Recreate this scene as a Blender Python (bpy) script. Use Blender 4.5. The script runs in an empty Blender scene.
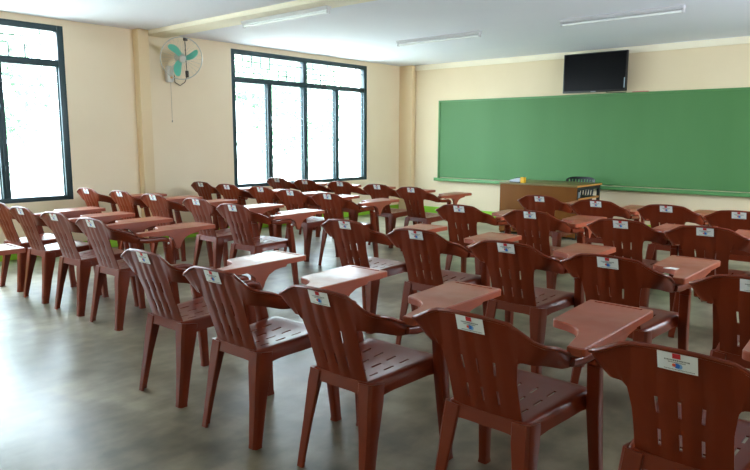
import bpy, bmesh, math, random
from mathutils import Vector, Matrix
random.seed(7)
sc = bpy.context.scene
COL = sc.collection
PI = math.pi
XL, YF, ZC = -8.0, 10.13, 2.787      # left wall, front wall, ceiling
XR, YB = 1.6, -2.6                   # right wall, back wall

# ------------------------------------------------------------------ materials
def srgb(r, g, b):
    f = lambda c: (c/255/12.92) if c/255 <= .04045 else ((c/255+.055)/1.055)**2.4
    return (f(r), f(g), f(b), 1)

def mat(name, col, rough=.5, metal=0, noise=None, coat=0, spec=None, bump=None, stretch=None):
    m = bpy.data.materials.new(name); m.use_nodes = True
    nt = m.node_tree; b = nt.nodes['Principled BSDF']
    b.inputs['Base Color'].default_value = col
    b.inputs['Roughness'].default_value = rough
    b.inputs['Metallic'].default_value = metal
    if coat:
        b.inputs['Coat Weight'].default_value = coat
        b.inputs['Coat Roughness'].default_value = .12
    if spec is not None: b.inputs['Specular IOR Level'].default_value = spec
    if noise or bump:
        tc = nt.nodes.new('ShaderNodeTexCoord'); mp = nt.nodes.new('ShaderNodeMapping')
        nt.links.new(tc.outputs['Object'], mp.inputs['Vector'])
        if stretch: mp.inputs['Scale'].default_value = stretch
    if noise:
        scale, col2, lo, hi = noise
        n = nt.nodes.new('ShaderNodeTexNoise'); n.inputs['Scale'].default_value = scale
        n.inputs['Detail'].default_value = 6
        nt.links.new(mp.outputs[0], n.inputs['Vector'])
        r = nt.nodes.new('ShaderNodeValToRGB')
        r.color_ramp.elements[0].position = lo; r.color_ramp.elements[0].color = col
        r.color_ramp.elements[1].position = hi; r.color_ramp.elements[1].color = col2
        nt.links.new(n.outputs['Fac'], r.inputs['Fac'])
        nt.links.new(r.outputs['Color'], b.inputs['Base Color'])
    if bump:
        n2 = nt.nodes.new('ShaderNodeTexNoise'); n2.inputs['Scale'].default_value = bump[0]
        nt.links.new(mp.outputs[0], n2.inputs['Vector'])
        bp = nt.nodes.new('ShaderNodeBump'); bp.inputs['Strength'].default_value = bump[1]
        bp.inputs['Distance'].default_value = .01
        nt.links.new(n2.outputs['Fac'], bp.inputs['Height'])
        nt.links.new(bp.outputs[0], b.inputs['Normal'])
    return m

M = {}
M['plastic'] = mat('brown_plastic', srgb(106,37,13), .30, noise=(5, srgb(114,42,17), .35, .7), spec=.33)
M['tablet'] = mat('worn_tablet_plastic', srgb(158,76,50), .3, noise=(4, srgb(140,64,40), .35, .7))
def patchy(m, lo, hi, scale):
    nt = m.node_tree; b = nt.nodes['Principled BSDF']
    n = nt.nodes.new('ShaderNodeTexNoise'); n.inputs['Scale'].default_value = scale; n.inputs['Detail'].default_value = 4
    tc = nt.nodes.new('ShaderNodeTexCoord'); nt.links.new(tc.outputs['Object'], n.inputs['Vector'])
    r = nt.nodes.new('ShaderNodeMapRange'); r.inputs['From Min'].default_value = .4; r.inputs['From Max'].default_value = .6
    r.inputs['To Min'].default_value = lo; r.inputs['To Max'].default_value = hi
    nt.links.new(n.outputs['Fac'], r.inputs['Value']); nt.links.new(r.outputs[0], b.inputs['Roughness'])
patchy(M['tablet'], .285, .40, 5)
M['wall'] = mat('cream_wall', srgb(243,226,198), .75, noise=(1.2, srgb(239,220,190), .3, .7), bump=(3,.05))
M['front_wall_dimmed'] = mat('front_wall_cream_dimmed', srgb(226,208,176), .75, noise=(1.2, srgb(221,202,168), .3, .7), bump=(3,.05))  # wall cream darkened in the colour to offset too much light here
M['pillar'] = mat('pillar_paint', srgb(232,208,168), .7)
M['ceiling'] = mat('white_ceiling', srgb(238,241,252), .8, noise=(.8, srgb(234,237,250), .3, .7))
M['beam'] = mat('beam_paint', srgb(238,229,206), .7)
M['green_band'] = mat('lime_base_band', srgb(140,195,40), .6)
M['board'] = mat('green_board', srgb(66,116,60), .6, noise=(1.6, srgb(74,124,68), .3, .7), stretch=(1,1,.15))
M['board_frame'] = mat('green_board_frame', srgb(80,134,76), .5)
M['steel'] = mat('teal_black_steel', srgb(44,66,72), .4, spec=.4)
M['tvblack'] = mat('tv_screen', srgb(9,9,11), .2, spec=.1)
M['tvframe'] = mat('tv_bezel', srgb(22,22,24), .35)
M['lampwhite_in_shade'] = mat('lamp_enamel_in_shade', srgb(196,196,200), .4)  # white enamel greyed: the housing's shade is put into the colour
M['white_pl'] = mat('white_enamel', srgb(225,225,222), .35)
M['tube'] = mat('fluorescent_glass', srgb(240,244,246), .15)
M['fangrey'] = mat('fan_grey', srgb(205,205,198), .4)
M['wire'] = mat('fan_wire', srgb(190,192,188), .35, metal=.4)
M['teal'] = mat('teal_blade', srgb(130,225,208), .35)
M['darkcord'] = mat('dark_cord', srgb(70,62,55), .6)
M['palecord'] = mat('pale_cord', srgb(150,145,130), .6)
M['orange'] = mat('orange_knob', srgb(230,160,40), .5)
M['deskwood'] = mat('desk_plywood', srgb(120,74,28), .7, noise=(3, srgb(108,65,23), .3, .7), stretch=(1,1,.2), spec=.15)
M['desktop'] = mat('desk_top', srgb(112,98,52), .45)
M['deskedge'] = mat('desk_edge', srgb(196,132,62), .45)
M['deskdark'] = mat('desk_black', srgb(30,30,32), .5)
M['black_pl'] = mat('black_plastic', srgb(22,22,26), .4)
M['yellow'] = mat('yellow_card', srgb(235,180,40), .5)
M['silver'] = mat('silver', srgb(170,175,182), .3, metal=.6)
M['paper'] = mat('paper', srgb(235,235,230), .7)
M['bluegrey'] = mat('book_bluegrey', srgb(150,170,180), .6)
M['sticker'] = mat('sticker_white', srgb(222,226,224), .45)
M['st_red'] = mat('sticker_red', srgb(196,36,46), .5)
M['st_grey'] = mat('sticker_print', srgb(110,114,110), .5)
M['st_blue'] = mat('sticker_blue', srgb(40,110,200), .5)
M['st_light'] = mat('sticker_lightblue', srgb(120,170,215), .5)
M['st_orange'] = mat('sticker_orange', srgb(230,90,50), .5)
M['bolt'] = mat('zinc_bolt', srgb(190,190,185), .35, metal=.8)
M['leaf'] = mat('leaf', srgb(125,158,125), .6)
M['bark'] = mat('bark', srgb(150,150,140), .8)
M['ground'] = mat('outside_ground', srgb(200,202,192), .9, noise=(2, srgb(185,190,175), .3, .7))
M['pink'] = mat('pink_rod', srgb(200,110,110), .5)

def glass_mat():
    m = bpy.data.materials.new('louvre_glass'); m.use_nodes = True
    nt = m.node_tree; nt.nodes.clear()
    o = nt.nodes.new('ShaderNodeOutputMaterial'); t = nt.nodes.new('ShaderNodeBsdfTransparent')
    t.inputs['Color'].default_value = (.93,.97,.97,1)
    g = nt.nodes.new('ShaderNodeBsdfGlossy'); g.inputs['Roughness'].default_value = .1
    mx = nt.nodes.new('ShaderNodeMixShader'); mx.inputs['Fac'].default_value = .06
    nt.links.new(t.outputs[0], mx.inputs[1]); nt.links.new(g.outputs[0], mx.inputs[2])
    nt.links.new(mx.outputs[0], o.inputs['Surface']); return m
M['glass'] = glass_mat()

def floor_mat():
    m = bpy.data.materials.new('concrete_floor'); m.use_nodes = True
    nt = m.node_tree; b = nt.nodes['Principled BSDF']; L = nt.links.new
    tc = nt.nodes.new('ShaderNodeTexCoord')
    def noise(scale, detail, dist=0, st=None):
        mp = nt.nodes.new('ShaderNodeMapping'); L(tc.outputs['Object'], mp.inputs['Vector'])
        if st: mp.inputs['Scale'].default_value = st
        n = nt.nodes.new('ShaderNodeTexNoise'); n.inputs['Scale'].default_value = scale
        n.inputs['Detail'].default_value = detail; n.inputs['Distortion'].default_value = dist
        L(mp.outputs[0], n.inputs['Vector']); return n
    n1 = noise(1.3, 5, .3, (1,1.6,1)); n2 = noise(7, 8, .1, (1,.6,1))
    r1 = nt.nodes.new('ShaderNodeValToRGB')
    e = r1.color_ramp.elements
    e[0].position = .34; e[0].color = srgb(88,80,62); e[1].position = .66; e[1].color = srgb(152,143,122)
    L(n1.outputs['Fac'], r1.inputs['Fac'])
    r2 = nt.nodes.new('ShaderNodeValToRGB')
    r2.color_ramp.elements[0].position = .36; r2.color_ramp.elements[0].color = (.62,.62,.60,1)
    r2.color_ramp.elements[1].position = .62; r2.color_ramp.elements[1].color = (1.12,1.12,1.12,1)
    L(n2.outputs['Fac'], r2.inputs['Fac'])
    mx = nt.nodes.new('ShaderNodeMix'); mx.data_type = 'RGBA'; mx.blend_type = 'MULTIPLY'
    mx.inputs['Factor'].default_value = .9
    L(r1.outputs['Color'], mx.inputs['A']); L(r2.outputs['Color'], mx.inputs['B'])
    # scratches
    n3 = noise(1.1, 0, .6, (1,.35,1))
    r3 = nt.nodes.new('ShaderNodeValToRGB'); ee = r3.color_ramp.elements
    ee[0].position = .4975; ee[0].color = (0,0,0,1); ee[1].position = .5; ee[1].color = (1,1,1,1)
    x = r3.color_ramp.elements.new(.5025); x.color = (0,0,0,1)
    L(n3.outputs['Fac'], r3.inputs['Fac'])
    mx2 = nt.nodes.new('ShaderNodeMix'); mx2.data_type = 'RGBA'; mx2.blend_type = 'ADD'
    mx2.inputs['Factor'].default_value = .0
    L(mx.outputs['Result'], mx2.inputs['A']); L(r3.outputs['Color'], mx2.inputs['B'])
    L(mx2.outputs['Result'], b.inputs['Base Color'])
    rr = nt.nodes.new('ShaderNodeMapRange'); rr.inputs['To Min'].default_value = .285; rr.inputs['To Max'].default_value = .36
    L(n2.outputs['Fac'], rr.inputs['Value']); L(rr.outputs[0], b.inputs['Roughness'])
    return m
M['floor'] = floor_mat()

# ------------------------------------------------------------------ helpers
def finish(name, bm, mats, parent=None, smooth=35, loc=None):
    me = bpy.data.meshes.new(name); bm.normal_update(); bm.to_mesh(me); bm.free()
    if not isinstance(mats, (list, tuple)): mats = [mats]
    for m in mats: me.materials.append(m)
    if smooth:
        for p in me.polygons: p.use_smooth = True
        me.set_sharp_from_angle(angle=math.radians(smooth))
    o = bpy.data.objects.new(name, me); COL.objects.link(o)
    if parent: o.parent = parent
    if loc: o.location = loc
    return o
def empty(name, loc=(0,0,0), rz=0):
    o = bpy.data.objects.new(name, None); COL.objects.link(o)
    o.location = loc; o.rotation_euler = (0,0,rz); o.empty_display_size = .1
    return o
def tag(o, label=None, cat=None, group=None, kind=None):
    for k, v in (('label',label),('category',cat),('group',group),('kind',kind)):
        if v: o[k] = v
    return o
def box(bm, x0, x1, y0, y1, z0, z1, bev=0, mi=0, seg=2):
    vs = [bm.verts.new((x,y,z)) for x in (x0,x1) for y in (y0,y1) for z in (z0,z1)]
    idx = [(0,1,3,2),(4,6,7,5),(0,4,5,1),(2,3,7,6),(0,2,6,4),(1,5,7,3)]
    fs = []
    for f in idx:
        fc = bm.faces.new([vs[i] for i in f]); fc.material_index = mi; fs.append(fc)
    if bev:
        es = list({e for f in fs for e in f.edges})
        r = bmesh.ops.bevel(bm, geom=es, offset=bev, segments=seg, affect='EDGES', profile=.5, clamp_overlap=True)
        for f in r['faces']: f.material_index = mi
def sweep(bm, path, secs, side=None, mi=0, caps=True):
    """path: points; secs: per point list of (a,b) 2-D offsets along side / normal."""
    rings = []; n = len(path)
    for i, p in enumerate(path):
        p = Vector(p)
        t = (Vector(path[min(i+1,n-1)]) - Vector(path[max(i-1,0)])).normalized()
        s = Vector(side) if side else Vector((0,0,1)).cross(t)
        if s.length < 1e-4: s = Vector((1,0,0))
        s = (s - t*s.dot(t)).normalized(); nn = t.cross(s)
        rings.append([bm.verts.new(p + s*a + nn*b) for a, b in secs[i]])
    m = len(rings[0])
    for i in range(n-1):
        for j in range(m):
            k = (j+1) % m
            f = bm.faces.new((rings[i][j], rings[i][k], rings[i+1][k], rings[i+1][j])); f.material_index = mi
    if caps:
        a = bm.faces.new(list(reversed(rings[0]))); b = bm.faces.new(rings[-1]); a.material_index = b.material_index = mi
def rrect(w, h, r=.25):
    """rounded rectangle section"""
    r = min(w,h)*r; pts = []
    for cx, cy, a0 in ((w/2-r,h/2-r,0),(-w/2+r,h/2-r,90),(-w/2+r,-h/2+r,180),(w/2-r,-h/2+r,270)):
        for k in range(3):
            a = math.radians(a0+45*k); pts.append((cx+r*math.cos(a), cy+r*math.sin(a)))
    return pts
def circ(r, n=8): return [(r*math.cos(2*PI*k/n), r*math.sin(2*PI*k/n)) for k in range(n)]
def tube(bm, path, r, n=8, mi=0): sweep(bm, path, [circ(r,n)]*len(path), mi=mi)
def ring(bm, c, axis_m, R, r, n=40, k=6, mi=0):
    """torus; axis_m maps local xy-plane ring to space"""
    vs = []
    for i in range(n):
        a = 2*PI*i/n; row = []
        for j in range(k):
            b = 2*PI*j/k
            p = Vector(((R+r*math.cos(b))*math.cos(a), (R+r*math.cos(b))*math.sin(a), r*math.sin(b)))
            row.append(bm.verts.new(axis_m @ p + Vector(c)))
        vs.append(row)
    for i in range(n):
        for j in range(k):
            f = bm.faces.new((vs[i][j], vs[(i+1)%n][j], vs[(i+1)%n][(j+1)%k], vs[i][(j+1)%k])); f.material_index = mi
def lathe(bm, prof, mtx, n=24, mi=0):
    rows = []
    for (r, z) in prof:
        rows.append([bm.verts.new(mtx @ Vector((r*math.cos(2*PI*i/n), r*math.sin(2*PI*i/n), z))) for i in range(n)])
    for a in range(len(rows)-1):
        for i in range(n):
            f = bm.faces.new((rows[a][i], rows[a][(i+1)%n], rows[a+1][(i+1)%n], rows[a+1][i])); f.material_index = mi
    for rw in (rows[0], rows[-1]):
        f = bm.faces.new(rw); f.material_index = mi
def prism(bm, pts, ax, a0, a1, mi=0, hole=None):
    """extrude a 2-D outline along axis ax ('x': pts are (y,z); 'z': pts are (x,y))"""
    mk = (lambda p, a: (a,p[0],p[1])) if ax == 'x' else (lambda p, a: (p[0],p[1],a)) if ax == 'z' else (lambda p, a: (p[0],a,p[1]))
    A = [bm.verts.new(mk(p,a0)) for p in pts]; B = [bm.verts.new(mk(p,a1)) for p in pts]
    n = len(pts); out = []
    for i in range(n): out.append(bm.faces.new((A[i],A[(i+1)%n],B[(i+1)%n],B[i])))
    out.append(bm.faces.new(A)); out.append(bm.faces.new(B))
    for f in out: f.material_index = mi
    bmesh.ops.recalc_face_normals(bm, faces=out)
    return A, B, out
def copy_tree(o, parent=None):
    c = o.copy(); COL.objects.link(c)
    if parent: c.parent = parent
    for ch in list(o.children): copy_tree(ch, c)
    return c

# ------------------------------------------------------------------ room shell
def wall_with_holes(name, fixed, u0, u1, z0, z1, holes, axis, th, m):
    """slabs around rectangular openings; axis 'x' wall lies at x=fixed..fixed+th and runs in y"""
    bm = bmesh.new()
    def b(a0,a1,c0,c1):
        if a1-a0 < 1e-5 or c1-c0 < 1e-5: return
        lo, hi = min(fixed,fixed+th), max(fixed,fixed+th)
        if axis == 'x': box(bm, lo, hi, a0, a1, c0, c1)
        else: box(bm, a0, a1, lo, hi, c0, c1)
    cur = u0
    for (a0,a1,c0,c1) in sorted(holes):
        b(cur,a0,z0,z1); b(a0,a1,z0,c0); b(a0,a1,c1,z1); cur = a1
    b(cur,u1,z0,z1)
    return tag(finish(name, bm, m, smooth=0), kind='structure')

WZ0, WZ1 = .656, 2.712
W2 = (6.045, 9.075); W1 = (.60, 3.613); W3 = (-2.3, -.1)  # W3 is out of view, added to light the floor from the left
wall_with_holes('wall_left', XL, YB, YF+.2, 0, ZC, [(W3[0],W3[1],WZ0,WZ1),(W1[0],W1[1],WZ0,WZ1),(W2[0],W2[1],WZ0,WZ1)], 'x', -.2, M['wall'])
wall_with_holes('wall_front', YF, XL, XR+.2, 0, ZC, [], 'y', .2, M['front_wall_dimmed'])
RW = [(4.6,8.0,1.3,2.4)]  # unseen opening, put in and sized for the light it lets in
wall_with_holes('wall_right', XR, YB, YF, 0, ZC, RW, 'x', .2, M['wall'])
wall_with_holes('wall_back', YB, XL, XR, 0, ZC, [], 'y', -.2, M['wall'])
bm = bmesh.new(); box(bm, XL-.2, XR+.2, YB-.2, YF+.2, -.15, 0); tag(finish('floor', bm, M['floor'], smooth=0), kind='structure')
bm = bmesh.new(); box(bm, XL-.2, XR+.2, YB-.2, YF+.2, ZC, ZC+.2); tag(finish('ceiling', bm, M['ceiling'], smooth=0), kind='structure')
# painted lime band at the foot of the walls
bm = bmesh.new(); box(bm, XL, XL+.006, YB, YF, 0, .12); tag(finish('baseboard_left', bm, M['green_band'], smooth=0), kind='structure')
bm = bmesh.new(); box(bm, XL+.31, XR, YF-.006, YF, 0, .12); tag(finish('baseboard_front', bm, M['green_band'], smooth=0), kind='structure')
# pillars
bm = bmesh.new(); box(bm, XL, XL+.13, 4.50, 4.65, 0, ZC, .004); tag(finish('trim_1', bm, M['pillar']), kind='structure')
bm = bmesh.new(); box(bm, XL, XL+.31, YF-.11, YF, 0, ZC, .004); tag(finish('trim_2', bm, M['pillar']), kind='structure')
# ceiling beam + narrow lintel band on the front wall
bm = bmesh.new(); box(bm, XL, XR, 4.65, 4.97, ZC-.055, ZC, .004); tag(finish('trim_3', bm, M['beam']), kind='structure')
bm = bmesh.new(); box(bm, XL+.31, XR, YF-.03, YF, ZC-.095, ZC, .003); tag(finish('trim_4', bm, M['beam']), kind='structure')

# ------------------------------------------------------------------ windows
def window(name, y0, y1, ymull, seed):
    rnd = random.Random(seed)
    zt = 2.275; xf0, xf1 = XL-.10, XL-.005
    bm = bmesh.new()
    fr = .075
    box(bm, xf0, xf1, y0, y0+fr, WZ0, WZ1, .004); box(bm, xf0, xf1, y1-fr, y1, WZ0, WZ1, .004)
    box(bm, xf0, xf1, y0+fr, y1-fr, WZ0, WZ0+.055, .004); box(bm, xf0, xf1, y0+fr, y1-fr, WZ1-.07, WZ1, .004)
    win = tag(finish(name, bm, M['steel']), kind='structure')
    bm = bmesh.new(); box(bm, xf0, xf1, y0+fr, y1-fr, zt-.04, zt+.04, .004)
    finish('transom_bar', bm, M['steel'], win)
    mid = (y0+y1)/2
    for i, ym in enumerate(ymull):
        top = WZ1-.07 if abs(ym-mid) < .15 else zt-.03
        bm = bmesh.new(); box(bm, xf0, xf1, ym-.042, ym+.042, WZ0+.055, zt-.03, .004)
        box(bm, xf0+.02, xf1+.012, ym-.012, ym+.012, WZ0+.06, zt-.03, .003)
        if top > zt: box(bm, xf0, xf1, ym-.042, ym+.042, zt+.03, top, .004)
        mull = finish('mullion', bm, M['steel'], win)
        bm = bmesh.new()
        for zz in (1.05, 1.75): box(bm, xf1+.012, xf1+.03, ym-.01, ym+.01, zz-.03, zz+.03, .003)
        finish('louvre_handle', bm, M['steel'], mull)
    edges = [y0+fr] + [v for ym in ymull for v in (ym-.042, ym+.042)] + [y1-fr]
    for k in range(0, len(edges), 2):
        a, b = edges[k], edges[k+1]
        # glass louvres, tilted
        bm = bmesh.new(); z = WZ0+.075
        while z < zt-.08:
            pts = [(XL-.085,z),(XL-.080,z-.003),(XL-.035,z+.075),(XL-.040,z+.078)]
            prism(bm, pts, 'y', a+.012, b-.012); z += .103
        finish('louvre_glass', bm, M['glass'], win, smooth=0)
        bm = bmesh.new()       # steel clip channels
        for yy in (a, b-.012): box(bm, XL-.07, XL-.045, yy, yy+.012, WZ0+.055, zt-.03)
        finish('louvre_channel', bm, M['steel'], win, smooth=0)
    # rod grille in the transom light
    bm = bmesh.new(); r = .0065; xg = XL-.06
    for (a, b) in ((y0+fr, mid-.03), (mid+.03, y1-fr)):
        n = 8; st = (b-a)/n; h0, h1 = zt+.03, WZ1-.07; hh = (h1-h0)/4
        for i in range(1, n):
            z0 = h0+hh*rnd.choice((0,1,2)); z1 = min(h1, z0+hh*rnd.choice((1,2,2)))
            box(bm, xg-r, xg+r, a+i*st-r, a+i*st+r, z0, z1)
        for j in range(1, 4):
            i = 0
            while i < n:
                l = rnd.choice((1,2,3))
                if rnd.random() < .7: box(bm, xg-r, xg+r, a+i*st, min(b, a+(i+l)*st), h0+j*hh-r, h0+j*hh+r)
                i += l+rnd.choice((0,1))
    finish('transom_grille', bm, M['steel'], win, smooth=0)
    return win
window('window_1', W1[0], W1[1], [1.36, 2.11, 2.865], 3)
window('window_4', W3[0], W3[1], [-1.2], 8)  # unseen window, added for the daylight it brings
window('window_2', W2[0], W2[1], [6.775, 7.54, 8.295], 5)
for i, (a, b, c, d) in enumerate(RW):
    bm = bmesh.new()
    for (p, q, r_, s_) in ((a,b,c,c+.05),(a,b,d-.05,d),(a,a+.05,c+.05,d-.05),(b-.05,b,c+.05,d-.05),((a+b)/2-.03,(a+b)/2+.03,c+.05,d-.05)):
        box(bm, XR+.02, XR+.1, p, q, r_, s_)
    tag(finish('window_%d' % (3+i), bm, M['steel'], smooth=0), kind='structure')  # frame of the unseen opening added for light

# ------------------------------------------------------------------ chalkboard
bd = tag(empty('chalkboard', (-4.0, YF, .67)), 'long green chalkboard with green frame filling the front wall', 'chalkboard')
bx0, bx1, bz0, bz1 = -7.116, -1.0, .673, 2.111
def loc(o, e): o.location = -Vector(e.location); return o
bm = bmesh.new(); box(bm, bx0+.03, bx1-.03, YF-.028, YF-.001, bz0+.02, bz1-.03)
loc(finish('writing_surface', bm, M['board'], bd, smooth=0), bd)
bm = bmesh.new()
box(bm, bx0, bx1, YF-.045, YF-.001, bz1-.03, bz1, .003)
box(bm, bx0, bx0+.03, YF-.045, YF-.001, bz0, bz1-.03, .003); box(bm, bx1-.03, bx1, YF-.045, YF-.001, bz0, bz1-.03, .003)
loc(finish('frame', bm, M['board_frame'], bd), bd)
bm = bmesh.new(); box(bm, bx0-.04, bx1+.04, YF-.11, YF-.001, bz0-.045, bz0-.005, .004)
box(bm, bx0-.04, bx1+.04, YF-.11, YF-.10, bz0-.005, bz0+.012, .003)
loc(finish('chalk_ledge', bm, M['board_frame'], bd), bd)

# ------------------------------------------------------------------ television
tv = tag(empty('television', (-4.09, YF-.18, 2.42)), 'black flat-screen television mounted above the green chalkboard', 'television')
tx0, tx1, tz0, tz1 = -4.60, -3.60, 2.125, 2.722
bm = bmesh.new(); box(bm, tx0, tx1, YF-.21, YF-.16, tz0, tz1, .008)
loc(finish('casing', bm, M['tvframe'], tv), tv)
bm = bmesh.new(); box(bm, tx0+.018, tx1-.018, YF-.2125, YF-.209, tz0+.03, tz1-.016)
loc(finish('screen', bm, M['tvblack'], tv, smooth=0), tv)
bm = bmesh.new(); box(bm, -4.35, -3.85, YF-.16, YF-.001, 2.30, 2.56, .004)
loc(finish('wall_bracket', bm, M['tvframe'], tv), tv)
bm = bmesh.new(); box(bm, tx1-.035, tx1-.022, YF-.2145, YF-.2126, tz0+.05, tz0+.20)
loc(finish('sticker', bm, M['bluegrey'], tv, smooth=0), tv)
bm = bmesh.new(); box(bm, -4.14, -4.06, YF-.2135, YF-.2101, tz0+.008, tz0+.016)
loc(finish('badge', bm, M['silver'], tv, smooth=0), tv)
bm = bmesh.new(); tube(bm, [(-3.98,YF-.10,2.30),(-3.97,YF-.12,2.16),(-3.93,YF-.10,2.122),(-3.84,YF-.055,2.119),(-3.72,YF-.03,2.118),(-3.66,YF-.03,2.119)], .006)
tag(finish('cable', bm, M['darkcord']), 'dark cable trailing below the television along the board edge', 'cable')
bm = bmesh.new(); tube(bm, [(-3.57,YF-.022,2.118),(-3.33,YF-.022,2.118)], .0065)
tag(finish('pointer_rod', bm, M['pink']), 'thin pink rod lying on top of the chalkboard frame', 'rod')

# ------------------------------------------------------------------ fluorescent battens
def lamp(x0, x1, y, z, label):
    L_ = x1-x0
    e = tag(empty('fluorescent_lamp', ((x0+x1)/2, y, z)), label, 'ceiling lamp', 'fluorescent battens on the ceiling')
    bm = bmesh.new(); pts = [(-.036,0),(.036,0),(.036,-.016),(.02,-.036),(-.02,-.036),(-.036,-.016)]
    prism(bm, pts, 'x', -L_/2, L_/2); finish('housing', bm, M['lampwhite_in_shade'], e, smooth=0)
    for s in (-1,1):
        bm = bmesh.new(); box(bm, s*(L_/2-.012)-.012, s*(L_/2-.012)+.012, -.016, .016, -.074, -.0365, .003)
        finish('lamp_holder', bm, M['lampwhite_in_shade'], e)
    bm = bmesh.new(); tube(bm, [(-L_/2+.024,0,-.057),(L_/2-.024,0,-.057)], .014, 12)
    finish('tube', bm, M['tube'], e)
    return e
lamp(-6.18, -4.80, 4.86, ZC-.055, 'white fluorescent tube lamp fixed under the ceiling beam, nearest the camera')
lamp(-5.99, -4.62, 7.46, ZC, 'white fluorescent tube lamp on the plain ceiling left of the television')
lamp(-3.49, -2.13, 7.41, ZC, 'white fluorescent tube lamp on the ceiling above and right of the television')

# ------------------------------------------------------------------ wall fan
FC = Vector((-7.66, 4.99, 2.445))
fan = tag(empty('wall_fan', (XL, 4.97, 2.30)), 'white wall-mounted fan with three pale teal blades and wire guard', 'fan')
ax = Vector((.92, -.32, -.22)).normalized()         # towards the camera
mt = ax.to_track_quat('Z','Y').to_matrix()
def P3(x, y, z): return FC + mt @ Vector((x,y,z))
F4 = Matrix.Translation(FC) @ mt.to_4x4()
bm = bmesh.new()
ring(bm, FC, mt, .272, .006, 56, 6)
ring(bm, P3(0,0,.055), mt, .05, .003, 20, 5); ring(bm, P3(0,0,-.055), mt, .06, .003, 20, 5)
for k in range(28):
    a = 2*PI*k/28; c, s = math.cos(a), math.sin(a)
    tube(bm, [P3(.05*c,.05*s,.055), P3(.18*c,.18*s,.05), P3(.25*c,.25*s,.025), P3(.272*c,.272*s,0)], .0009, 4)
    tube(bm, [P3(.06*c,.06*s,-.055), P3(.18*c,.18*s,-.055), P3(.25*c,.25*s,-.03), P3(.272*c,.272*s,0)], .0009, 4)
loc(finish('guard', bm, M['wire'], fan), fan)
bm = bmesh.new(); lathe(bm, [(.012,.062),(.035,.06),(.046,.045),(.048,.0),(.02,-.01)], F4, 20)
loc(finish('hub', bm, M['fangrey'], fan), fan)
for k, a0 in enumerate((118, 8, 238)):
    bm = bmesh.new(); rows = []
    for i in range(9):
        t = i/8; r = .04+.195*t; w = .036+.066*math.sin(PI*min(1,t*.72+.12)); tilt = .6-.35*t
        if t > .85: w *= 1-(t-.85)*3.2
        sw = math.radians(a0)+.35*t; row = []
        for j in range(5):
            v = (j/4-.5)*w
            x = r*math.cos(sw)-v*math.cos(tilt)*math.sin(sw); y = r*math.sin(sw)+v*math.cos(tilt)*math.cos(sw)
            row.append(bm.verts.new(P3(x,y,.012+v*math.sin(tilt))))
        rows.append(row)
    for i in range(8):
        for j in range(4): bm.faces.new((rows[i][j],rows[i+1][j],rows[i+1][j+1],rows[i][j+1]))
    bmesh.ops.solidify(bm, geom=bm.faces[:], thickness=.003)
    loc(finish('blade', bm, M['teal'], fan, smooth=50), fan)
bm = bmesh.new(); lathe(bm, [(.03,-.01),(.055,-.03),(.07,-.07),(.065,-.14),(.03,-.17)], F4, 20)
loc(finish('motor_housing', bm, M['fangrey'], fan), fan)
bm = bmesh.new(); b0 = P3(0,0,-.13)
sweep(bm, [b0, (b0.x-.03,b0.y-.02,b0.z-.10), (XL+.10,4.99,2.32), (XL+.06,4.99,2.24)], [rrect(.05,.05)]*4, side=(0,1,0))
loc(finish('neck', bm, M['fangrey'], fan), fan)
bm = bmesh.new(); box(bm, XL+.001, XL+.085, 4.93, 5.04, 2.15, 2.37, .03, seg=3)
ctl = loc(finish('control_box', bm, M['white_pl'], fan), fan)
bm = bmesh.new(); lathe(bm, [(.018,0),(.02,.01),(.012,.014)], Matrix.Translation((XL+.085,4.99,2.22)) @ Matrix.Rotation(PI/2,4,'Y'), 14)
kn = finish('knob', bm, M['orange'], ctl)
bm = bmesh.new(); tube(bm, [(XL+.045,5.0,2.15),(XL+.045,5.0,1.64)], .0018, 6); tube(bm, [(XL+.045,5.0,1.645),(XL+.045,5.0,1.62)], .007, 8)
loc(finish('pull_cord', bm, M['palecord'], fan), fan)
bm = bmesh.new()
tube(bm, [(XL+.007,5.27,2.74),(XL+.007,5.275,2.60),(XL+.007,5.28,2.40),(XL+.012,5.285,2.26),(XL+.014,5.24,2.17),(XL+.02,5.16,2.12),(XL+.02,5.08,2.16),(XL+.03,5.07,2.24),(XL+.04,5.045,2.27)], .0055)
box(bm, XL+.001, XL+.03, 5.245, 5.30, 2.73, 2.775, .004); box(bm, XL+.001, XL+.028, 5.262, 5.302, 2.24, 2.33, .004)
loc(finish('power_cord', bm, M['darkcord'], fan), fan)
# small black fitting on the front wall, low down
bm = bmesh.new(); box(bm, -7.62, -7.595, YF-.02, YF-.001, .40, .47, .004); box(bm, -7.655, -7.595, YF-.05, YF-.02, .455, .475, .004)
tag(finish('wall_hook', bm, M['black_pl']), 'tiny black fitting low on the front wall near the corner pillar', 'hook')

# ------------------------------------------------------------------ teacher's desk
DX0, DX1, DY0, DY1, DZ = -4.95, -3.74, 8.66, 9.50, .765
dk = tag(empty('teacher_desk', ((DX0+DX1)/2, (DY0+DY1)/2, 0)), "brown plywood teacher's desk with open black shelves at its right end", 'desk')
bm = bmesh.new(); box(bm, DX0-.01, DX1+.01, DY0-.01, DY1+.02, DZ-.025, DZ, .003); loc(finish('top', bm, [M['desktop']], dk), dk)
bm = bmesh.new(); box(bm, DX1+.0101, DX1+.016, DY0-.01, DY1+.02, DZ-.025, DZ-.001); loc(finish('edge_strip', bm, M['deskedge'], dk, smooth=0), dk)
bm = bmesh.new(); box(bm, DX0, DX1, DY0, DY0+.02, .03, DZ-.0255, .002); loc(finish('front_panel', bm, M['deskwood'], dk), dk)
bm = bmesh.new(); box(bm, DX0, DX0+.02, DY0+.0205, DY1, 0, DZ-.0255, .002); loc(finish('side_panel', bm, M['deskwood'], dk), dk)
bm = bmesh.new(); box(bm, DX1-.36, DX1-.34, DY0+.0205, DY1-.3, 0, DZ-.0255)
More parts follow.
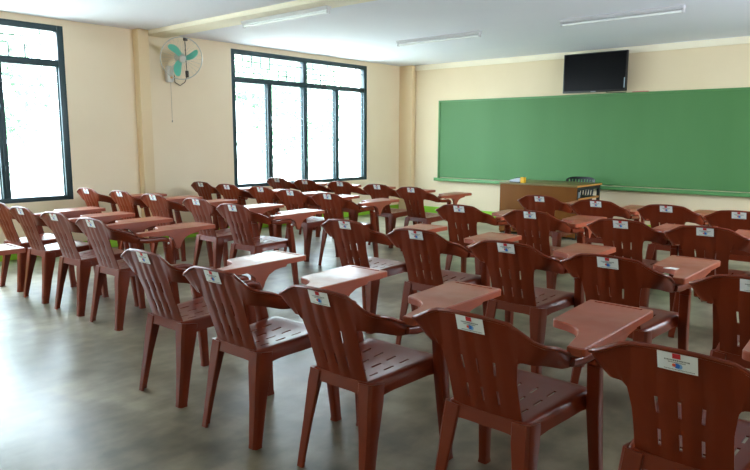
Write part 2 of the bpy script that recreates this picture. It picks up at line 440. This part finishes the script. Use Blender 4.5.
box(bm, DX1-.36, DX1-.34, DY1-.08, DY1, 0, DZ-.0255); box(bm, DX1-.36, DX1-.34, DY1-.3, DY1-.08, 0, .55)
loc(finish('divider', bm, M['deskdark'], dk, smooth=0), dk)
for yy in (DY0+.0205, DY1-.04):
    bm = bmesh.new(); box(bm, DX1-.04, DX1, yy, yy+.04, 0, DZ-.0255, .002); loc(finish('post', bm, M['deskdark'], dk), dk)
bm = bmesh.new(); box(bm, DX1-.04, DX1-.002, DY0+.061, DY1-.0405, DZ-.075, DZ-.0255); loc(finish('rail', bm, M['deskdark'], dk), dk)
for zz in (.565, .30, .06):
    bm = bmesh.new(); box(bm, DX1-.339, DX1-.041, DY0+.021, DY1-.0405, zz-.01, zz+.01)
    s_ = loc(finish('shelf', bm, M['deskdark'], dk, smooth=0), dk)
    bm = bmesh.new(); box(bm, DX1-.0405, DX1-.003, DY0+.061, DY1-.0405, zz-.012, zz+.012, .002)
    finish('shelf_edge', bm, M['deskedge'], s_)
for i, (w, h, m_, nm) in enumerate([(.03,.10,'paper','thin white'),(.022,.08,'bluegrey','thin blue-grey'),(.028,.105,'paper','taller white'),(.04,.095,'bluegrey','thick blue-grey'),(.035,.10,'silver','silver-grey')]):
    y = DY0+.10+i*.046
    e = tag(empty('book', (DX1-.16, y, .5752)), nm+' book standing in the top shelf of the desk', 'book', 'books in the desk shelf')
    bm = bmesh.new(); h *= .78; box(bm, -.07, .08, 0, .002, 0, h); box(bm, -.07, .08, w-.002, w, 0, h); box(bm, .078, .08, .002, w-.002, 0, h)
    finish('cover', bm, M[m_], e, smooth=0)
    bm = bmesh.new(); box(bm, -.066, .0775, .0021, w-.0021, .003, h-.003); finish('pages', bm, M['paper'], e, smooth=0)
# on the desk
e = tag(empty('chalk_box', (-4.60, 8.72, DZ)), 'small yellow box standing on the desk near its left end', 'box')
bm = bmesh.new(); box(bm, -.03, .03, -.03, .03, 0, .075, .003); finish('carton', bm, M['yellow'], e)
bm = bmesh.new(); box(bm, -.032, .032, -.032, .032, .0755, .083, .002); finish('lid', bm, M['yellow'], e)
e = tag(empty('stapler', (-4.74, 8.73, DZ)), 'black and silver desk tool lying beside the yellow box', 'stapler')
bm = bmesh.new(); box(bm, -.08, .085, -.022, .022, 0, .012, .003); finish('base', bm, M['black_pl'], e)
bm = bmesh.new(); prism(bm, [(-.08,.0125),(.085,.0125),(.085,.07),(.04,.066),(-.08,.035)], 'y', -.018, .018); finish('magazine', bm, M['silver'], e, smooth=0)
bm = bmesh.new(); prism(bm, [(.03,.0665),(.085,.0705),(.085,.08),(-.01,.072)], 'y', -.02, .02); finish('head', bm, M['black_pl'], e, smooth=0)

# black plastic chair behind the desk, facing the class
bc = tag(empty('teacher_chair', (-4.19, 9.60, 0), PI), 'black slatted plastic chair tucked behind the desk by the board', 'chair')
bm = bmesh.new()
def bp(u, v):     # u across -1..1, v 0..1 up
    zt = .43+.395*v; return (u*(.215+.025*v), -.22-.06*v+.05*u*u, zt-(.05*abs(u)**5 if v > .9 else 0))
us = [-1,-.92,-.8]; 
us = [-1,-.9]+[x for k in range(9) for x in (-.8+k*.2-.035+0, -.8+k*.2+.035)]+[.9,1]
vs_ = [0,.08,.2,.35,.5,.62,.70,.90,.96,1]
g = [[bm.verts.new(bp(u,v)) for u in us] for v in vs_]
for a in range(len(vs_)-1):
    for b in range(len(us)-1):
        slot = (2 <= b < len(us)-2) and ((b-2) % 2 == 0) and a in (6,)
        slot = slot or ((2 <= b < len(us)-2) and ((b-2) % 2 == 0) and a in (2,3))
        if not slot: bm.faces.new((g[a][b],g[a][b+1],g[a+1][b+1],g[a+1][b]))
bmesh.ops.solidify(bm, geom=bm.faces[:], thickness=-.012)
finish('backrest', bm, M['black_pl'], bc, smooth=40)
bm = bmesh.new(); box(bm, -.21, .21, -.21, .20, .41, .44, .012, seg=3); finish('seat', bm, M['black_pl'], bc)
for sx in (-1,1):
    for (y0_, y1_) in ((-.18,-.24),(.16,.19)):
        bm = bmesh.new(); sweep(bm, [(sx*.205,y1_,0),(sx*.18,y0_,.409)], [rrect(.03,.03),rrect(.045,.045)], side=(1,0,0)); finish('leg', bm, M['black_pl'], bc)

# ------------------------------------------------------------------ tablet armchair (origin: floor below the top centre of the back, +y forward)
LEAN = .32
def back_y(x, z): return .5*x*x+(.84-z)*LEAN
def lerp(a, b, t): return a+(b-a)*t
def table(t, rows):
    for i in range(len(rows)-1):
        if t <= rows[i+1][0]:
            k = (t-rows[i][0])/(rows[i+1][0]-rows[i][0]); return [lerp(a,b,k) for a,b in zip(rows[i],rows[i+1])]
    return list(rows[-1])
#        q     x     y     ztop   zlow   lean outflare
BAND = [(0.0, .141, .010, .813, .666, .32, .000),
        (.07, .163, .013, .805, .673, .34, -.004),
        (.17, .190, .017, .791, .678, .40, -.020),
        (.29, .230, .022, .769, .678, .45, -.040),
        (.42, .262, .038, .757, .673, .50, -.052),
        (.54, .271, .075, .748, .668, .45, -.046),
        (.66, .269, .128, .731, .656, .30, -.034),
        (.78, .264, .185, .704, .643, .12, -.014),
        (.90, .259, .250, .677, .633, .03, -.003),
        (1.0, .255, .315, .662, .634, .0,  .000)]
def build_chair():
    root = empty('tablet_armchair')
    P = M['plastic']
    # ---- backrest shell with slots
    bm = bmesh.new()
    sl = [-.062,0,.062]; hw = .0046
    cx = [-.141,-.128,-.098]+[v for s in sl for v in (s-.02,s-hw,s+hw,s+.02)]+[.098,.128,.141]
    cx = sorted(set(round(v,4) for v in cx))
    zr = [.40,.43,.455,.475,.482,.541,.550,.585,.598,.654,.660]      # lower panel rows up to the notch level
    slot_rows = {(4,5),(8,9)}
    def panel_w(z):
        if z < .44: return 1.0
        return 1.0+.08*max(0,min(1,(z-.57)/.09))**1.5
    def groove(x, z):
        d = min(abs(abs(x-s)-hw) for s in sl)
        return .0035 if d < .001 and .45 < z < .78 else (-.0008 if .45<z<.78 and abs(x)<.1 else 0)
    low = []
    for z in zr:
        low.append([bm.verts.new((x*panel_w(z), back_y(x,z)+groove(x,z), z)) for x in cx])
    for a in range(len(zr)-1):
        for b in range(len(cx)-1):
            isslot = any(abs((cx[b]+cx[b+1])/2-s) < .003 for s in sl) and (a,a+1) in slot_rows
            if not isslot: bm.faces.new((low[a][b],low[a][b+1],low[a+1][b+1],low[a+1][b]))
    # upper band (central + both sweeps)
    nb = 8
    def ztop_c(x): return .822-.5*x*x
    cols = []
    for j, x in enumerate(cx):
        col = [low[-1][j]]
        zt = ztop_c(x)
        for k in range(1, nb+1):
            z = lerp(zr[-1], zt, k/nb); col.append(bm.verts.new((x*lerp(1.08,1,min(1,k/5)), back_y(x,z)+groove(x,z), z)))
        cols.append(col)
    def side_cols(sg):
        out = []
        for i in range(1, 15):
            q = i/14; _, x, y, zt, zl, ln, fl = table(q, BAND); col = []
            for k in range(nb+1):
                v = k/nb; z = lerp(zl, zt, v)
                bul = .006*math.sin(PI*v)
                col.append(bm.verts.new((sg*(x+fl*(1-v)+bul), y+(zt-z)*ln, z)))
            out.append(col)
        return out
    R = side_cols(1); Lc = side_cols(-1)
    full = list(reversed(Lc))+cols+R
    for a in range(len(full)-1):
        for k in range(nb): bm.faces.new((full[a][k],full[a+1][k],full[a+1][k+1],full[a][k+1]))
    bmesh.ops.recalc_face_normals(bm, faces=bm.faces[:])
    # outward = -y on the panel
    f0 = min(bm.faces, key=lambda f: (f.calc_center_median()-Vector((0,.05,.62))).length)
    if f0.normal.y > 0: bmesh.ops.reverse_faces(bm, faces=bm.faces[:])
    top = [c[-1].co.copy() for c in full]
    bmesh.ops.solidify(bm, geom=bm.faces[:], thickness=.007)
    # rolled rim along the top edge
    pth = [p+Vector((0,.003,-.001)) for p in top]
    sweep(bm, pth, [circ(.0075 if 2 < i < len(pth)-3 else .006, 8) for i in range(len(pth))])
    finish('backrest', bm, P, root, smooth=40)
    # ---- armrests
    for sg in (-1, 1):
        bm = bmesh.new()
        path = [(.259,.235,.658),(.256,.29,.649),(.254,.36,.647),(.253,.415,.648),(.252,.443,.643),(.250,.467,.634),(.248,.477,.605),(.247,.479,.585)]
        sec = [rrect(.034,.030),rrect(.046,.036),rrect(.052,.036),rrect(.054,.036),rrect(.054,.038),rrect(.054,.040),rrect(.054,.044),rrect(.054,.046)]
        path = [(sg*p[0],p[1],p[2]) for p in path]
        sweep(bm, path, sec, side=(1,0,0))
        ar = finish('armrest', bm, P, root, smooth=50)
        if sg == 1:
            bm = bmesh.new(); lathe(bm, [(.009,0),(.009,.004),(.005,.006)], Matrix.Translation((.2745,.475,.612)) @ Matrix.Rotation(PI/2,4,'Y'), 10)
            finish('bolt', bm, M['bolt'], ar)
    # ---- legs
    for sg in (-1, 1):
        bm = bmesh.new()
        path = [(sg*.254,.548,0),(sg*.254,.548,.02),(sg*.244,.528,.25),(sg*.240,.512,.40),(sg*.247,.479,.5845)]
        sec = [rrect(.044,.050,.2),rrect(.038,.044,.2),rrect(.045,.052,.2),rrect(.050,.056,.2),rrect(.052,.046,.25)]
        sweep(bm, path, sec, side=(1,0,0)); finish('leg', bm, P, root, smooth=40)
        bm = bmesh.new()
        def rsec(w, h):
            a, b, t = w/2, h/2, .011
            pts = [(-a,-b+.004),(-a+.004,-b),(a-.013,-b),(a-.008,-b+.006),(a-.003,-b+.009),(a,-b+.014),(a,b-.004),(a-.004,b),(a-t,b),(a-t,-b+t+.010),(a-t-.010,-b+t),(-a,-b+t)]
            return [(sg*p[0],p[1]) for p in (pts if sg > 0 else list(reversed(pts)))]
        path = [(sg*.182,.086,0),(sg*.182,.088,.02),(sg*.165,.121,.20),(sg*.148,.153,.36),(sg*.143,.165,.43)]
        sec = [rsec(.046,.050),rsec(.044,.048),rsec(.056,.062),rsec(.070,.088),rsec(.070,.088)]
        # flip b so the groove faces backwards
        sec = [[(a,b) for a,b in s] for s in sec]
        sweep(bm, path, sec, side=(1,0,0)); bmesh.ops.recalc_face_normals(bm, faces=bm.faces[:])
        finish('leg', bm, P, root, smooth=35)
    # ---- seat
    bm = bmesh.new()
    ssl = [-.105,-.035,.035,.105]; hs = .0055
    ux = sorted([v for s in ssl for v in (s-hs,s+hs)]+[-.07,0,.07,-.150,.150,-.1225,.1225])
    ys = [.128,.140,.165,.20,.25,.29,.35,.39,.45,.50,.54,.560,.572]
    srow = {3,5,7}
    def sw(y): return lerp(.158,.214,(y-.10)/.46)
    def sz(u, y):
        t = (y-.10)/.46
        z = .443+.018*t-.014*(1-u*u)*math.sin(PI*min(1,max(0,t)))**.6
        if y > .55: z -= (y-.55)*.5
        return z
    rows = []
    for i, y in enumerate(ys):
        w = sw(min(y,.56)); sh = 1 if i > 0 else .95
        row = [bm.verts.new((-w*sh, y, sz(1,y)-.010)), bm.verts.new((-w*sh+.012, y, sz(1,y)-.001))]
        for x in ux: row.append(bm.verts.new((x*lerp(.92,1.08,(y-.1)/.46), y, sz(x/.17,y) if abs(x) < .17 else sz(1,y))))
        row += [bm.verts.new((w*sh-.012, y, sz(1,y)-.001)), bm.verts.new((w*sh, y, sz(1,y)-.010))]
        rows.append(row)
    for i in range(len(ys)-1):
        for j in range(len(rows[0])-1):
            xm = (ux[j-2]+ux[j-1])/2 if 2 <= j < len(ux)+1 else 9
            if i in srow and any(abs(xm-s) < .003 for s in ssl): continue
            bm.faces.new((rows[i][j],rows[i][j+1],rows[i+1][j+1],rows[i+1][j]))
    per = [rows[i][0] for i in range(len(ys)-1,-1,-1)]+rows[0][1:-1]+[rows[i][-1] for i in range(len(ys))]+rows[-1][-2:0:-1]
    cen = Vector((0,.33,0)); rings = [per]
    for step in (1,2):
        rg = []
        for v in per:
            x, y, z = v.co
            tx = min(1,abs(x)/sw(min(y,.56))); ty = min(1,abs(y-.350)/.222)
            corner = (tx*ty)**6
            d = (.048+.075*corner)*(step/2)
            o = (Vector((x,y,0))-cen).normalized()*.007*step
            rg.append(bm.verts.new((x+o.x, y+o.y*.6, z-d)))
        rings.append(rg)
    n = len(per)
    for a in (0,1):
        for i in range(n): bm.faces.new((rings[a][i],rings[a][(i+1)%n],rings[a+1][(i+1)%n],rings[a+1][i]))
    bmesh.ops.recalc_face_normals(bm, faces=bm.faces[:])
    f0 = min(bm.faces, key=lambda f: (f.calc_center_median()-Vector((0,.33,.42))).length)
    if f0.normal.z < 0: bmesh.ops.reverse_faces(bm, faces=bm.faces[:])
    bmesh.ops.solidify(bm, geom=bm.faces[:], thickness=.006)
    finish('seat', bm, P, root, smooth=50)
    # ---- writing tablet
    out = []
    def rc(cx_, cy_, r, a0, a1, n=5):
        for k in range(n+1):
            a = math.radians(lerp(a0,a1,k/n)); out.append((cx_+r*math.cos(a), cy_+r*math.sin(a)))
    out.append((.250,.225)); rc(.295,.240,.015,-90,0,3); rc(.292,.880,.018,0,90); rc(.056,.880,.018,90,180)
    rc(.092,.520,.034,185,262,6); out += [(.130,.475),(.165,.458),(.196,.425),(.218,.375),(.234,.305)]
    ZT = .716
    def layer(sc_, z):
        c = Vector((.2,.6)); vs = []
        for i, p in enumerate(out):
            a = Vector(out[i-1]); b = Vector(out[(i+1)%len(out)]); t = (b-a).normalized(); nn = Vector((-t.y,t.x))
            q = Vector(p)+nn*sc_; vs.append(bm.verts.new((q.x,q.y,z)))
        return vs
    bm = bmesh.new()
    L0 = layer(.004, ZT); L1 = layer(.0, ZT-.004); L2 = layer(0, ZT-.030); L3 = layer(.004,ZT-.030); L4 = layer(.004,ZT-.012)
    n = len(out)
    for A, B in ((L0,L1),(L1,L2),(L2,L3),(L3,L4)):
        for i in range(n): bm.faces.new((A[i],A[(i+1)%n],B[(i+1)%n],B[i]))
    bm.faces.new(L4)
    g0, g1, g2, g3 = .070,.270,.862,.876
    hl = [bm.verts.new((x,y,ZT)) for x,y in ((g0,g2),(g1,g2),(g1,g3),(g0,g3))]
    hb = [bm.verts.new((x,y,ZT-.008)) for x,y in ((g0,g2),(g1,g2),(g1,g3),(g0,g3))]
    for i in range(4): bm.faces.new((hl[i],hl[(i+1)%4],hb[(i+1)%4],hb[i]))
    bm.faces.new(hb)
    es = [bm.edges.get((L0[i],L0[(i+1)%n])) for i in range(n)]+[bm.edges.get((hl[i],hl[(i+1)%4])) for i in range(4)]
    bmesh.ops.triangle_fill(bm, edges=es, use_beauty=True)
    bmesh.ops.recalc_face_normals(bm, faces=bm.faces[:])
    tb = finish('writing_tablet', bm, M['tablet'], root, smooth=30)
    # bracket under the right edge
    bm = bmesh.new()
    prof = [(.33,.690),(.33,.676),(.45,.673),(.48,.664),(.510,.640),(.522,.600),(.532,.570),(.548,.560),(.564,.570),(.582,.608),(.610,.642),(.655,.662),(.700,.668),(.74,.670),(.75,.686),(.75,.690)]
    prism(bm, prof, 'x', .274, .297)
    finish('bracket', bm, M['tablet'], tb, smooth=30)
    # ---- sticker
    bm = bmesh.new()
    def sp(x, z, off): return (x, back_y(x,z)-off, z)
    def patch(x0, x1, z0, z1, off, mi, n=4):
        for k in range(n):
            a, b = lerp(x0,x1,k/n), lerp(x0,x1,(k+1)/n)
            f = bm.faces.new([bm.verts.new(sp(*q, off)) for q in ((a,z0),(b,z0),(b,z1),(a,z1))]); f.material_index = mi
    def disc(cx_, cz_, r, off, mi, sx=1):
        f = bm.faces.new([bm.verts.new(sp(cx_+sx*r*math.cos(2*PI*k/16), cz_+r*math.sin(2*PI*k/16), off)) for k in range(16)]); f.material_index = mi
    patch(-.054,.054,.758,.814,.0045,0,8)
    patch(-.012,.010,.798,.8135,.0056,1,2)
    rr = random.Random(4); x = -.034
    while x < .032:
        w = rr.uniform(.0022,.0045); patch(x, x+w, .790, .7945, .0056, 2, 1); x += w+.0012
    x = -.024
    while x < .022:
        w = rr.uniform(.0016,.003); patch(x, x+w, .7845, .7875, .0056, 2, 1); x += w+.001
    x = -.036
    while x < .044:
        w = rr.uniform(.0018,.0034); patch(x, x+w, .7625, .765, .0056, 2, 1); x += w+.001
    disc(.006,.775,.0085,.0054,4); disc(.000,.776,.0080,.0058,3); disc(-.008,.777,.0052,.0062,5)
    finish('sticker', bm, [M['sticker'],M['st_red'],M['st_grey'],M['st_blue'],M['st_light'],M['st_orange']], root, smooth=0)
    return root

proto = build_chair()
# (x, y, turn in degrees, label tail, has tablet)
RB = ['on the aisle','second from the aisle','third from the aisle','fourth from the aisle','farthest from the aisle']
LB = ['beside the left wall','second from the left wall','middle of its row','second from the aisle','next to the aisle']
rows_r = [('nearest row', [(-3.07,1.71,1),(-2.41,1.67,1),(-1.77,1.71,0),(-1.13,1.79,-1),(-.49,1.85,-1)]),
          ('second row from the camera', [(-3.18,3.35,1),(-2.50,3.30,1),(-1.81,3.24,0),(-1.20,3.18,-1),(-.53,3.07,-2)]),
          ('third row from the camera', [(-3.17,4.82,2),(-2.48,4.82,0),(-1.70,4.72,-1),(-1.13,4.72,1),(-.50,4.70,0)]),
          ('front row by the desk', [(-3.09,6.21,0),(-2.44,6.09,1),(-1.79,6.08,-1),(-1.18,5.96,0)])]
rows_l = [('nearest full row', [(-6.44,2.19,3),(-5.83,2.16,2),(-5.21,2.17,3),(-4.62,2.18,2)]),
          ('second row', [(-7.50,3.52,2),(-6.84,3.58,1),(-6.18,3.60,3),(-5.43,3.62,1),(-4.72,3.52,2)]),
          ('third row', [(-7.47,5.07,0),(-6.84,5.03,2),(-6.21,5.06,1),(-5.56,4.96,2),(-4.92,4.92,1)]),
          ('front row by the board', [(-7.47,6.41,1),(-6.83,6.38,0),(-6.18,6.43,2),(-5.44,6.35,0),(-4.81,6.25,-1)])]
spots = []
for rn, lst in rows_r:
    for i, (x,y,a) in enumerate(lst):
        spots.append((x,y,a,'brown plastic tablet armchair, right block, %s, %s' % (rn, RB[i]), True, 'right block'))
for rn, lst in rows_l:
    for i, (x,y,a) in enumerate(lst):
        col = LB[i] if len(lst) == 5 else ['leftmost of four','second of four from the left','third of four from the left','next to the aisle'][i]
        has = True
        kind = 'brown plastic tablet armchair' if has else 'brown plastic armchair missing its tablet'
        spots.append((x,y,a,'%s, left block, %s, %s' % (kind, rn, col), has, 'left block'))
spots.append((-4.60,.72,0,'brown plastic tablet armchair with only its tablet showing at the left picture edge', True, 'left block'))
def place(root, x, y, a):
    root.location = (x, y, 0); root.rotation_euler = (0,0,math.radians(a))
for i, (x,y,a,lab,has,blk) in enumerate(spots):
    r = proto if i == 0 else copy_tree(proto)
    place(r, x, y, a)
    tag(r, lab, 'chair', 'tablet armchairs standing in rows')
    if not has:
        for ch in list(r.children):
            if ch.name.startswith('writing_tablet'):
                for g_ in list(ch.children): bpy.data.objects.remove(g_)
                bpy.data.objects.remove(ch)

# scrap of paper on one tablet
bm = bmesh.new(); prism(bm, [(-.035,-.02),(.03,-.025),(.04,.015),(-.01,.028)], 'z', 0, .0012)
o = finish('paper_scrap', bm, M['paper'], smooth=0, loc=(-1.02,3.63,.7175)); tag(o, 'small white paper scrap on a tablet at the right side', 'paper')

# ------------------------------------------------------------------ outside
bm = bmesh.new(); box(bm, -60, XL-.21, -30, 45, -.9, -.8)
tag(finish('ground_outside', bm, M['ground'], smooth=0), kind='structure')
def tree_proto():
    root = empty('tree')
    bm = bmesh.new(); sweep(bm, [(0,0,0),(.05,.02,1.2),(0,.05,2.6),(.05,0,4.0)], [circ(.16),circ(.13),circ(.10),circ(.05)])
    finish('trunk', bm, M['bark'], root)
    bm = bmesh.new(); rn = random.Random(11)
    cl = [(rn.uniform(-1.3,1.3), rn.uniform(-1.5,1.5), rn.uniform(1.6,4.6), rn.uniform(.5,.95)) for _ in range(16)]
    for (cx_,cy_,cz_,r) in cl:
        for _ in range(230):
            v = Vector((rn.gauss(0,1),rn.gauss(0,1),rn.gauss(0,1))).normalized()*r*rn.uniform(.6,1)
            c = Vector((cx_,cy_,cz_))+v
            a = Vector((rn.gauss(0,1),rn.gauss(0,1),rn.gauss(0,1))).normalized(); b = a.cross(v).normalized()
            s = rn.uniform(.07,.13)
            bm.faces.new([bm.verts.new(c+a*s), bm.verts.new(c+b*s*.5), bm.verts.new(c-a*s), bm.verts.new(c-b*s*.5)])
    finish('foliage', bm, M['leaf'], root, smooth=0)
    return root
tp = tree_proto()
TS = [(-17,13.5,-.8,1.0,0,'beyond the far window, left part'),(-20,19,-.8,1.2,2,'beyond the far window, right part'),(-19,6,-.8,1.1,4,'beyond the near left window')]
for i, (x,y,z,s,a,t) in enumerate(TS):
    r = tp if i == 0 else copy_tree(tp)
    r.location = (x,y,z); r.scale = (s,s,s); r.rotation_euler = (0,0,a)
    tag(r, 'bright green leafy tree outside '+t, 'tree', 'trees outside the windows')

# ------------------------------------------------------------------ light
w = bpy.data.worlds.new('sky'); sc.world = w; w.use_nodes = True
bg = w.node_tree.nodes['Background']; bg.inputs['Color'].default_value = (.77,.89,1,1); bg.inputs['Strength'].default_value = 20.0
def portal(name, loc_, sy, sz_, rot):
    l = bpy.data.lights.new(name, 'AREA'); l.shape = 'RECTANGLE'; l.size = sz_; l.size_y = sy
    l.cycles.is_portal = True
    o = bpy.data.objects.new(name, l); COL.objects.link(o); o.location = loc_; o.rotation_euler = rot
    return o
for i, (a, b) in enumerate((W1, W2, W3)): portal('window_daylight', (XL-.15,(a+b)/2,(WZ0+WZ1)/2), b-a, WZ1-WZ0, (0,-PI/2,0))
for (a,b,c,d) in RW: portal('window_daylight', (XR+.15,(a+b)/2,(c+d)/2), b-a, d-c, (0,PI/2,0))

# ------------------------------------------------------------------ camera
F, YAW, PIT, ROL = 647.1854, -.7099, .1471, .0031
fw = Vector((math.sin(YAW)*math.cos(PIT), math.cos(YAW)*math.cos(PIT), -math.sin(PIT)))
r0 = fw.cross(Vector((0,0,1))).normalized(); u0 = r0.cross(fw)
rt = math.cos(ROL)*r0+math.sin(ROL)*u0; up = -math.sin(ROL)*r0+math.cos(ROL)*u0
cam = bpy.data.cameras.new('camera'); co = bpy.data.objects.new('camera', cam); COL.objects.link(co)
mw = Matrix.Identity(4)
for i in range(3): mw[i][0] = rt[i]; mw[i][1] = up[i]; mw[i][2] = -fw[i]
mw.translation = Vector((0,0,1.4)); co.matrix_world = mw
cam.sensor_fit = 'HORIZONTAL'; cam.sensor_width = 36; cam.lens = F/750*36; cam.clip_start = .02; cam.clip_end = 300
sc.camera = co
vs = sc.view_settings; sc.display_settings.display_device = 'sRGB'
vs.view_transform = 'Standard'; vs.look = 'None'; vs.gamma = 1; vs.exposure = 0.27
try: vs.use_curve_mapping = False
except Exception: pass
sc.cycles.denoising_prefilter = 'ACCURATE'; sc.cycles.denoising_input_passes = 'RGB_ALBEDO_NORMAL'; sc.cycles.max_bounces = 10; sc.cycles.diffuse_bounces = 6; sc.cycles.sample_clamp_indirect = 8
